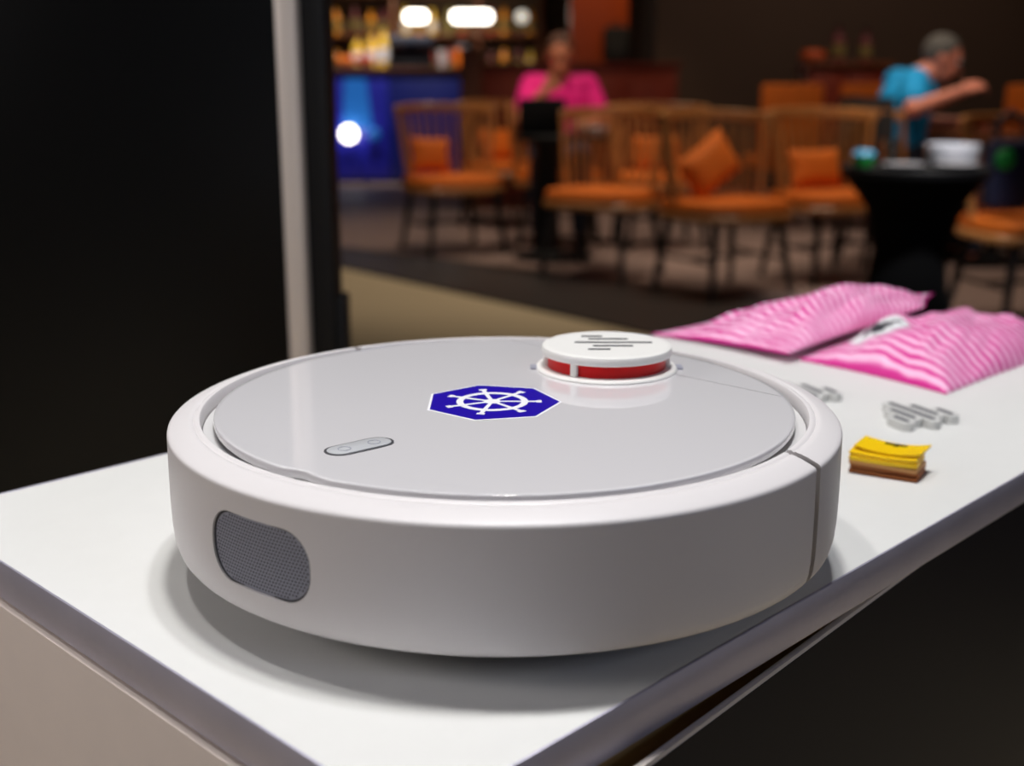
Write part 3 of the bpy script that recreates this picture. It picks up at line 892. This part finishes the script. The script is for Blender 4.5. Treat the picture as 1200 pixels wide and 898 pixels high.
sb = thing('bar_table', 'tall wooden sideboard with two bottles against the dark wall', 'sideboard', (2.45, 8.55, 0))
bm = B(); box(bm, (0, 0, 1.085), (0.66, 0.36, 0.035), bev=0.006); link('top_board', bm, M['brownwood'], sb)
bm = B(); box(bm, (0, 0.02, 0.55), (0.58, 0.30, 1.035), bev=0.004); link('cabinet_body', bm, M['redwood'], sb)
for k in (-1, 1):
    bm = B(); box(bm, (k * 0.145, -0.138, 0.56), (0.265, 0.020, 0.92), bev=0.004); dr = link('cabinet_door', bm, M['redwood'], sb)
    bm = B(); ball(bm, (k * 0.035, -0.155, 0.60), 0.014, 2); link('door_knob', bm, M['alu'], dr)


def bottle(x, y, z, h, r, m, label, group, cat='bottle', capm='black_matte'):
    t = thing('bottle', label, cat, (x, y, z), 0, group)
    bm = B(); lathe(bm, [(r * 0.9, 0.0005), (r, 0.006), (r, h * 0.56), (r * 0.85, h * 0.66), (r * 0.36, h * 0.78), (r * 0.34, h * 0.93)], n=20); link('bottle_body', bm, M[m], t)
    bm = B(); lathe(bm, [(r * 0.40, h * 0.92), (r * 0.40, h), (r * 0.3, h * 1.005)], n=16); link('bottle_cap', bm, M[capm], t)
    bm = B(); lathe(bm, [(r * 1.01, h * 0.16), (r * 1.02, h * 0.17), (r * 1.02, h * 0.46), (r * 1.01, h * 0.47)], n=20, cap=False); link('bottle_label', bm, M['olive'] if m != 'gold' else M['china'], t)
    return t


bottle(2.40, 8.50, 1.103, 0.26, 0.050, 'wine', 'left dusky bottle on the tall sideboard', 'bottles on the sideboard')
bottle(2.60, 8.50, 1.103, 0.24, 0.046, 'wine', 'right dusky bottle on the tall sideboard', 'bottles on the sideboard')
bm = B(); ball(bm, (0, 0, 0.045), (0.10, 0.07, 0.045), 3)
tag(link('bread_loaf', bm, M['pillar'], None, loc=(2.22, 8.50, 1.1025)), 'orange brown loaf on the left end of the sideboard', 'bread')


def far_chair(x, y, rz, label):
    t = thing('upholstered_chair', label, 'chair', (x, y, 0), R(rz), 'orange upholstered chairs at the back')
    bm = B(); box(bm, (0, 0.20, 0.72), (0.40, 0.06, 0.46), bev=0.022); tag(link('backrest', bm, M['orange'], t), 'orange padded backrest')
    bm = B(); box(bm, (0, 0, 0.44), (0.42, 0.42, 0.08), bev=0.022); link('seat', bm, M['orange'], t)
    for sx in (-1, 1):
        for sy in (-1, 1):
            bm = B(); tube(bm, [(sx * 0.17, sy * 0.17, 0.41), (sx * 0.18, sy * 0.19, 0.012)], [0.017, 0.013], 8); link('leg', bm, M['dark_leg'], t)
    return t


far_chair(1.82, 7.55, 180, 'orange upholstered chair left of the tall sideboard')
far_chair(2.32, 7.60, 186, 'orange upholstered chair in front of the tall sideboard')
far_chair(2.95, 6.60, -60, 'orange upholstered chair facing the man in cyan across his table')

# ------------------------------------------------------------------ bar at the back
bar = thing('bar_counter', 'long blue fronted bar counter at the back of the room', 'bar counter', (0, 0, 0))
bm = B(); box(bm, (-2.1, 11.25, 0.53), (3.72, 0.50, 1.035), bev=0.003); link('counter_body', bm, M['navy'], bar)
bm = B(); box(bm, (-2.1, 11.22, 1.065), (3.80, 0.62, 0.035), bev=0.006); tag(link('counter_top', bm, M['brownwood'], bar), 'brown counter top')
for (xc, w_) in ((-3.60, 0.595), (-2.99, 0.595), (-2.38, 0.595), (-1.77, 0.595), (-1.312, 0.30)):
    bm = B(); box(bm, (xc, 10.99, 0.53), (w_, 0.024, 0.98), bev=0.004); tag(link('blue_panel', bm, M['royal'], bar), 'bright blue panel')
bm = B(); box(bm, (-0.70, 10.99, 0.53), (0.90, 0.024, 0.98), bev=0.004); tag(link('blue_panel', bm, M['navy'], bar), 'dark navy panel')
bm = B(); prism(bm, [(-1.60, 0.52), (-1.32, 0.52), (-1.37, 0.98), (-1.57, 0.98)], ((1, 0), (1, 0.012)))
bmesh.ops.transform(bm, matrix=Matrix.Translation((0, 10.977, 0)) @ Matrix.Rotation(R(90), 4, 'X'), verts=bm.verts)
tag(link('glow_panel', bm, M['skyblue_glow'], bar, smooth=False), 'glowing light blue panel')  # blue patch with a faint emission of its own
bm = B(); box(bm, (-2.1, 10.99, 0.03), (3.72, 0.03, 0.036)); link('kick_strip', bm, M['black_matte'], bar, smooth=False)
for (gx, gr, gm, lb) in ((-1.535, 0.075, 'lamp', 'round glowing white lamp on the blue counter front'), (-1.30, 0.06, 'skyblue_glow', 'dim bluish round lamp on the blue counter front')):
    gl_ = thing('globe_lamp', lb, 'lamp', (gx, 10.875, 0.475), 0, 'round lamps on the blue counter front')
    bm = B(); ball(bm, (0, 0, 0), gr, 3); link('globe', bm, M[gm], gl_)
    bm = B(); tube(bm, [(0, gr * 0.9, 0), (0, 0.089, 0)], gr * 0.7, 20); link('wall_plate', bm, M['alu'], gl_)

# back bar shelf with bottles
bb = thing('back_bar_shelf', 'wooden back bar shelf against the brown wall', 'shelf', (0, 0, 0))
bm = B(); box(bm, (-1.6, 12.60, 0.50), (3.9, 0.36, 0.976), bev=0.004); link('base_cabinet', bm, M['brownwood'], bb)
for z in (1.02, 1.42, 1.84):
    bm = B(); box(bm, (-1.6, 12.62, z), (3.9, 0.32, 0.03), bev=0.004); link('shelf_board', bm, M['brownwood'], bb)
for x in (-3.5, -1.25, -0.35, 0.30):
    bm = B(); box(bm, (x, 12.64, 1.43), (0.05, 0.26, 0.83), bev=0.004); link('upright', bm, M['brownwood'], bb)
cols = ['amber', 'redbox', 'gold', 'wine', 'amber', 'olive', 'gold', 'wine', 'redbox', 'amber']
nm = {'amber': 'amber', 'redbox': 'red', 'gold': 'pale yellow', 'wine': 'wine dark', 'olive': 'olive'}
ORD = ('first second third fourth fifth sixth seventh eighth ninth tenth eleventh twelfth thirteenth').split()
xs = [-1.86, -1.66, -1.49, -1.36, -1.12, -0.98, -0.84, -0.66, -0.52, -0.22, -0.08, 0.08, 0.2]
for zi, z in enumerate((1.036, 1.436)):
    for k, x in enumerate(xs):
        m_ = cols[(k * 3 + zi * 4) % len(cols)]
        bottle(x, 12.58, z, 0.26 + 0.05 * ((k * 7 + zi) % 3) / 2, 0.042, m_, '%s bottle, %s from the left, on the %s back bar shelf' % (nm[m_], ORD[k], ('lower', 'upper')[zi]), 'bottles on the back bar')

# things on the bar top
ZB = 1.083
cm = thing('coffee_machine', 'dark coffee machine on the blue bar counter', 'coffee machine', (-0.96, 11.22, ZB))
bm = B(); box(bm, (0, 0, 0.03), (0.42, 0.34, 0.058), bev=0.012); link('drip_tray', bm, M['black_matte'], cm)
bm = B(); box(bm, (0, 0.10, 0.14), (0.40, 0.14, 0.18), bev=0.012); link('rear_housing', bm, M['slate'], cm)
bm = B(); box(bm, (0, 0.0, 0.255), (0.44, 0.34, 0.09), bev=0.035); link('brew_head', bm, M['slate'], cm)
for k in (-0.1, 0.1):
    bm = B(); tube(bm, [(k, -0.06, 0.215), (k, -0.06, 0.185)], 0.03, 14); pf = link('portafilter', bm, M['alu'], cm)
    bm = B(); tube(bm, [(k, -0.08, 0.20), (k, -0.20, 0.19)], 0.011, 10); link('portafilter_handle', bm, M['black_matte'], pf)
tray = thing('pastry_tray', 'low wooden tray piled with orange pastries on the bar', 'tray', (-1.58, 11.18, ZB))
bm = B(); box(bm, (0, 0, 0.012), (0.50, 0.30, 0.022), bev=0.006); link('tray_board', bm, M['brownwood'], tray)
for k in range(9):
    x = -1.76 + 0.18 * (k % 3); y = 11.08 + 0.10 * (k // 3)
    bm = B(); ball(bm, (0, 0, 0), (0.075, 0.045, 0.04), 3)
    for v in bm.verts: v.co.z += 0.006 * sin(v.co.x * 120)
    tag(link('pastry', bm, M['orangefruit'] if k % 2 else M['redbox'], None, loc=(x, y, ZB + 0.066)),
        '%s pastry, %s in the %s row of the tray on the bar' % (('red', 'orange')[k % 2], ('first', 'middle', 'last')[k % 3], ('near', 'middle', 'far')[k // 3]), 'pastry', 'pastries on the bar tray')
for k, (x, y, h) in enumerate(((-1.50, 11.40, 0.30), (-1.36, 11.42, 0.34), (-1.24, 11.40, 0.40))):
    bottle(x, y, ZB, h, 0.052, 'gold', '%s yellow bottle standing behind the pastry tray' % ('shortest', 'middle', 'tallest')[k], 'yellow bottles on the bar', 'bottle')
jar = thing('juice_jar', 'orange juice jar on the right part of the bar', 'jar', (-0.47, 11.2, ZB))
bm = B(); lathe(bm, [(0.065, 0.001), (0.075, 0.012), (0.08, 0.14), (0.06, 0.175)], n=28); link('jar_body', bm, M['orangefruit'], jar)
bm = B(); lathe(bm, [(0.064, 0.172), (0.066, 0.195), (0.05, 0.205)], n=28); link('jar_lid', bm, M['alu'], jar)
bx_ = B(); box(bx_, (0, 0, 0.11), (0.12, 0.16, 0.218), bev=0.008)
tag(link('tin_box', bx_, M['redbox'], None, loc=(-1.90, 11.40, ZB)), 'tall red tin box at the left end of the bar', 'tin')
bm = B(); lathe(bm, [(0.05, 0.0), (0.055, 0.004), (0.06, 0.12), (0.05, 0.16), (0.048, 0.16)], n=24)
tag(link('jug', bm, M['grey_china'], None, loc=(-0.66, 11.3, ZB)), 'pale grey jug between coffee machine and juice jar', 'jug')

# hanging lamps
for (x, L_, mt, lb) in ((-0.96, 0.22, 'lamp', 'left hanging tube lamp glowing white over the bar'), (-0.40, 0.40, 'lamp', 'longest hanging tube lamp glowing white over the bar'), (0.102, 0.05, 'lamp_dim', 'small dim round hanging lamp at the bar end')):
    t = thing('hanging_lamp', lb, 'lamp', (x, 11.89, 1.585), 0, 'hanging lamps over the bar')
    bm = B()
    if L_ > 0.1: tube(bm, [(-L_ / 2, 0, 0), (-L_ / 2 + 0.03, 0, 0), (L_ / 2 - 0.03, 0, 0), (L_ / 2, 0, 0)], [0.03, 0.055, 0.055, 0.03], 20)
    else: ball(bm, (0, 0, 0), 0.06, 3)
    link('diffuser', bm, M[mt], t)
    for k in ((-1, 1) if L_ > 0.1 else (0,)):
        bm = B(); tube(bm, [(k * L_ * 0.35, 0, 0.05), (k * L_ * 0.35, 0, 1.515)], 0.004, 6); link('cord', bm, M['black_matte'], t)


# ------------------------------------------------------------------ people
def solid(name, bm, m, parent, vox, sm=6, sharp=80):
    o = link(name, bm, m, parent)
    r = o.modifiers.new('remesh', 'REMESH'); r.mode = 'VOXEL'; r.voxel_size = vox
    s = o.modifiers.new('smooth', 'SMOOTH'); s.iterations = sm; s.factor = 0.5
    bpy.context.view_layer.update()
    me = bpy.data.meshes.new_from_object(o.evaluated_get(bpy.context.evaluated_depsgraph_get()))
    o.modifiers.clear(); o.data = me
    for p in me.polygons: p.use_smooth = True
    if not me.materials: me.materials.append(m)
    return o


def limb(bm, pts, rad, n=14):
    pts = [Vector(p) for p in pts]
    tube(bm, pts, rad, n)
    for p, r in zip(pts, rad):
        ball(bm, p, r, 2)


def hand(bm, wrist, tip, up, side):
    """palm and five curled fingers from wrist towards tip; side = direction of the thumb"""
    w, t = Vector(wrist), Vector(tip)
    d = (t - w).normalized(); s = Vector(side); s = (s - d * s.dot(d)).normalized(); u = d.cross(s)
    if u.dot(Vector(up)) < 0: u = -u
    L = 0.17
    for k in (-1, -0.33, 0.33, 1):
        limb(bm, [w + s * 0.012 * k, w + d * 0.075 + s * 0.030 * k], [0.017, 0.013], 8)
    for k, ln in zip((1, 0.33, -0.33, -1), (0.068, 0.078, 0.072, 0.056)):
        b = w + d * 0.085 + s * 0.030 * k
        limb(bm, [b, b + d * ln * 0.45 - u * 0.006, b + d * ln * 0.75 - u * 0.026, b + d * ln * 0.8 - u * 0.046], [0.0095, 0.009, 0.0085, 0.007], 8)
    b = w + d * 0.02 + s * 0.022
    limb(bm, [b, b + d * 0.03 + s * 0.025, b + d * 0.062 + s * 0.032 - u * 0.012], [0.012, 0.0105, 0.009], 8)


def person(label, loc, rz, skin, shirt_m, hair_m, pose, trouser):
    t = thing('person', label, 'person', loc, R(rz))
    P = {k: Vector(v) for k, v in pose.items()}
    hd = P['head']; nod = P['gaze'].normalized()
    q = Vector((1, 0, 0)).rotation_difference(nod)
    mh = Matrix.Translation(hd) @ q.to_matrix().to_4x4()
    bm = B()
    # head: skull, jaw, nose, ears, brow, chin
    def hp(x, y, z): return mh @ Vector((x, y, z))
    def hball(c, r, sub=3): ball(bm, hp(*c), r, sub, q)
    hball((-0.012, 0, 0.025), (0.095, 0.075, 0.092)); hball((0.022, 0, -0.045), (0.066, 0.056, 0.066))
    hball((0.052, 0, -0.088), (0.026, 0.026, 0.020), 2)
    tube(bm, [hp(0.080, 0, 0.018), hp(0.104, 0, -0.022), hp(0.088, 0, -0.034)], [0.008, 0.015, 0.012], 10)
    for s in (-1, 1):
        hball((-0.008, s * 0.076, -0.005), (0.018, 0.009, 0.030), 2)
        hball((0.060, s * 0.033, -0.018), (0.022, 0.020, 0.018), 2)
        hball((0.074, s * 0.030, 0.036), (0.014, 0.024, 0.008), 2)
    limb(bm, [P['neck'], hd + q @ Vector((-0.02, 0, -0.06))], [0.058, 0.054])
    # trunk
    limb(bm, [P['hip'] + Vector((0, 0.05, 0)), P['hip'] + Vector((0, -0.05, 0))], [0.115, 0.115])
    limb(bm, [P['hip'], P['waist'], P['chest'], P['neck'] - Vector((0, 0, 0.07))], [0.125, 0.118, 0.130, 0.085])
    for s in (-1, 1):
        limb(bm, [P['chest'] + Vector((0, s * 0.06, 0.0)), P['waist'] + Vector((0, s * 0.05, 0))], [0.115, 0.10])
    for s, k in ((-1, 'r'), (1, 'l')):
        limb(bm, [P['neck'] - Vector((0, 0, 0.05)), P['sh_' + k]], [0.058, 0.062])
        limb(bm, [P['sh_' + k], P['el_' + k]], [0.056, 0.041]); limb(bm, [P['el_' + k], P['wr_' + k]], [0.042, 0.027])
        hand(bm, P['wr_' + k], P['tip_' + k], (0, 0, 1), (0, -s, 0.6))
        limb(bm, [P['hip'] + Vector((0, s * 0.085, -0.01)), P['kn_' + k], P['an_' + k]], [0.085, 0.058, 0.040])
        limb(bm, [P['an_' + k] + Vector((-0.03, 0, -0.03)), P['an_' + k] + Vector((0.15, 0, -0.04))], [0.034, 0.028])
    body = solid('body', bm, skin, t, 0.0065, 4)
    # face
    for s in (-1, 1):
        bm = B(); ball(bm, hp(0.075, s * 0.032, 0.016), 0.009, 2, q); e = link('eye', bm, M['china'], body)
        bm = B(); ball(bm, hp(0.0825, s * 0.032, 0.016), 0.0045, 2, q); link('iris', bm, M['eye'], e)
        bm = B(); tube(bm, [hp(0.083, s * 0.016, 0.040), hp(0.088, s * 0.032, 0.046), hp(0.076, s * 0.050, 0.041)], [0.003, 0.005, 0.003], 8); link('eyebrow', bm, hair_m, body)
    bm = B(); tube(bm, [hp(0.074, -0.024, -0.060), hp(0.086, 0, -0.058), hp(0.074, 0.024, -0.060)], [0.003, 0.007, 0.003], 8); link('mouth', bm, M['lips'], body)
    # hair
    bm = B(); ball(bm, hp(-0.020, 0, 0.036), (0.099, 0.082, 0.092), 4, q)
    cut_ = [v for v in bm.verts if (mh.inverted() @ v.co).x > 0.060 - 0.55 * max(0, 0.11 - (mh.inverted() @ v.co).z) or (mh.inverted() @ v.co).z < (0.012 if (mh.inverted() @ v.co).x > -0.03 else -0.05)]
    bmesh.ops.delete(bm, geom=cut_, context='VERTS')
    h = link('hair', bm, hair_m, body)
    so = h.modifiers.new('thick', 'SOLIDIFY'); so.thickness = 0.012; so.offset = -1
    # shirt
    bm = B(); g = 0.014
    limb(bm, [P['hip'] + Vector((0, 0, 0.02)), P['waist'], P['chest'], P['neck'] - Vector((0, 0, 0.085))], [0.128 + g, 0.122 + g, 0.130 + g, 0.083 + g])
    for s in (-1, 1):
        limb(bm, [P['chest'] + Vector((0, s * 0.06, 0.0)), P['waist'] + Vector((0, s * 0.05, 0)), P['hip'] + Vector((0, s * 0.045, 0.02))], [0.115 + g, 0.104 + g, 0.112 + g])
    for k in 'rl':
        limb(bm, [P['neck'] - Vector((0, 0, 0.062)), P['sh_' + k]], [0.052 + g, 0.062 + g])
        limb(bm, [P['sh_' + k], P['sh_' + k].lerp(P['el_' + k], 0.62)], [0.058 + g, 0.055 + g])
    solid('shirt', bm, shirt_m, t, 0.010, 5)
    bm = B()
    limb(bm, [P['hip'] + Vector((0, 0.05, 0)), P['hip'] + Vector((0, -0.05, 0))], [0.128, 0.128])
    for s, k in ((-1, 'r'), (1, 'l')):
        limb(bm, [P['hip'] + Vector((0, s * 0.085, -0.01)), P['kn_' + k], P['an_' + k] + Vector((0, 0, 0.04))], [0.098, 0.073, 0.056])
    solid('trousers', bm, trouser, t, 0.012, 5)
    for k in 'rl':
        bm = B(); limb(bm, [P['an_' + k] + Vector((-0.03, 0, -0.025)), P['an_' + k] + Vector((0.15, 0, -0.032))], [0.042, 0.036], 12)
        solid('shoe', bm, M['black_matte'], t, 0.009, 3)
    return t


person('man in a cyan shirt with grey hair, leaning forward in profile at a table', (2.04, 5.79, 0), 0, M['skin_a'], M['cyan'], M['hair_grey'],
       dict(head=(0.190, 0, 1.075), gaze=(1, -0.20, -0.40), neck=(0.080, 0, 0.995), hip=(-0.01, 0, 0.605), waist=(0.0, 0, 0.72), chest=(0.015, 0, 0.86),
            sh_r=(0.00, -0.175, 0.965), el_r=(-0.045, -0.32, 0.835), wr_r=(0.205, -0.30, 0.925), tip_r=(0.36, -0.24, 0.975),
            sh_l=(0.02, 0.175, 0.965), el_l=(0.16, 0.29, 0.76), wr_l=(0.37, 0.16, 0.755), tip_l=(0.53, 0.10, 0.745),
            kn_r=(0.41, -0.13, 0.53), kn_l=(0.41, 0.13, 0.53), an_r=(0.38, -0.13, 0.085), an_l=(0.38, 0.13, 0.085)), M['denim'])
person('woman in a magenta T-shirt looking down, seated behind the black laptop', (0.285, 6.72, 0), -90, M['skin_b'], M['magenta'], M['hair_brown'],
       dict(head=(0.10, 0, 1.105), gaze=(1, 0, -0.45), neck=(0.035, 0, 0.99), hip=(-0.01, 0, 0.605), waist=(0.0, 0, 0.71), chest=(0.02, 0, 0.835),
            sh_r=(0.00, -0.165, 0.935), el_r=(0.20, -0.225, 0.750), wr_r=(0.255, -0.085, 0.915), tip_r=(0.262, -0.020, 1.010),
            sh_l=(0.00, 0.165, 0.935), el_l=(0.08, 0.255, 0.735), wr_l=(0.31, 0.17, 0.735), tip_l=(0.46, 0.06, 0.725),
            kn_r=(0.40, -0.11, 0.53), kn_l=(0.40, 0.11, 0.53), an_r=(0.36, -0.12, 0.085), an_l=(0.36, 0.12, 0.085)), M['denim'])
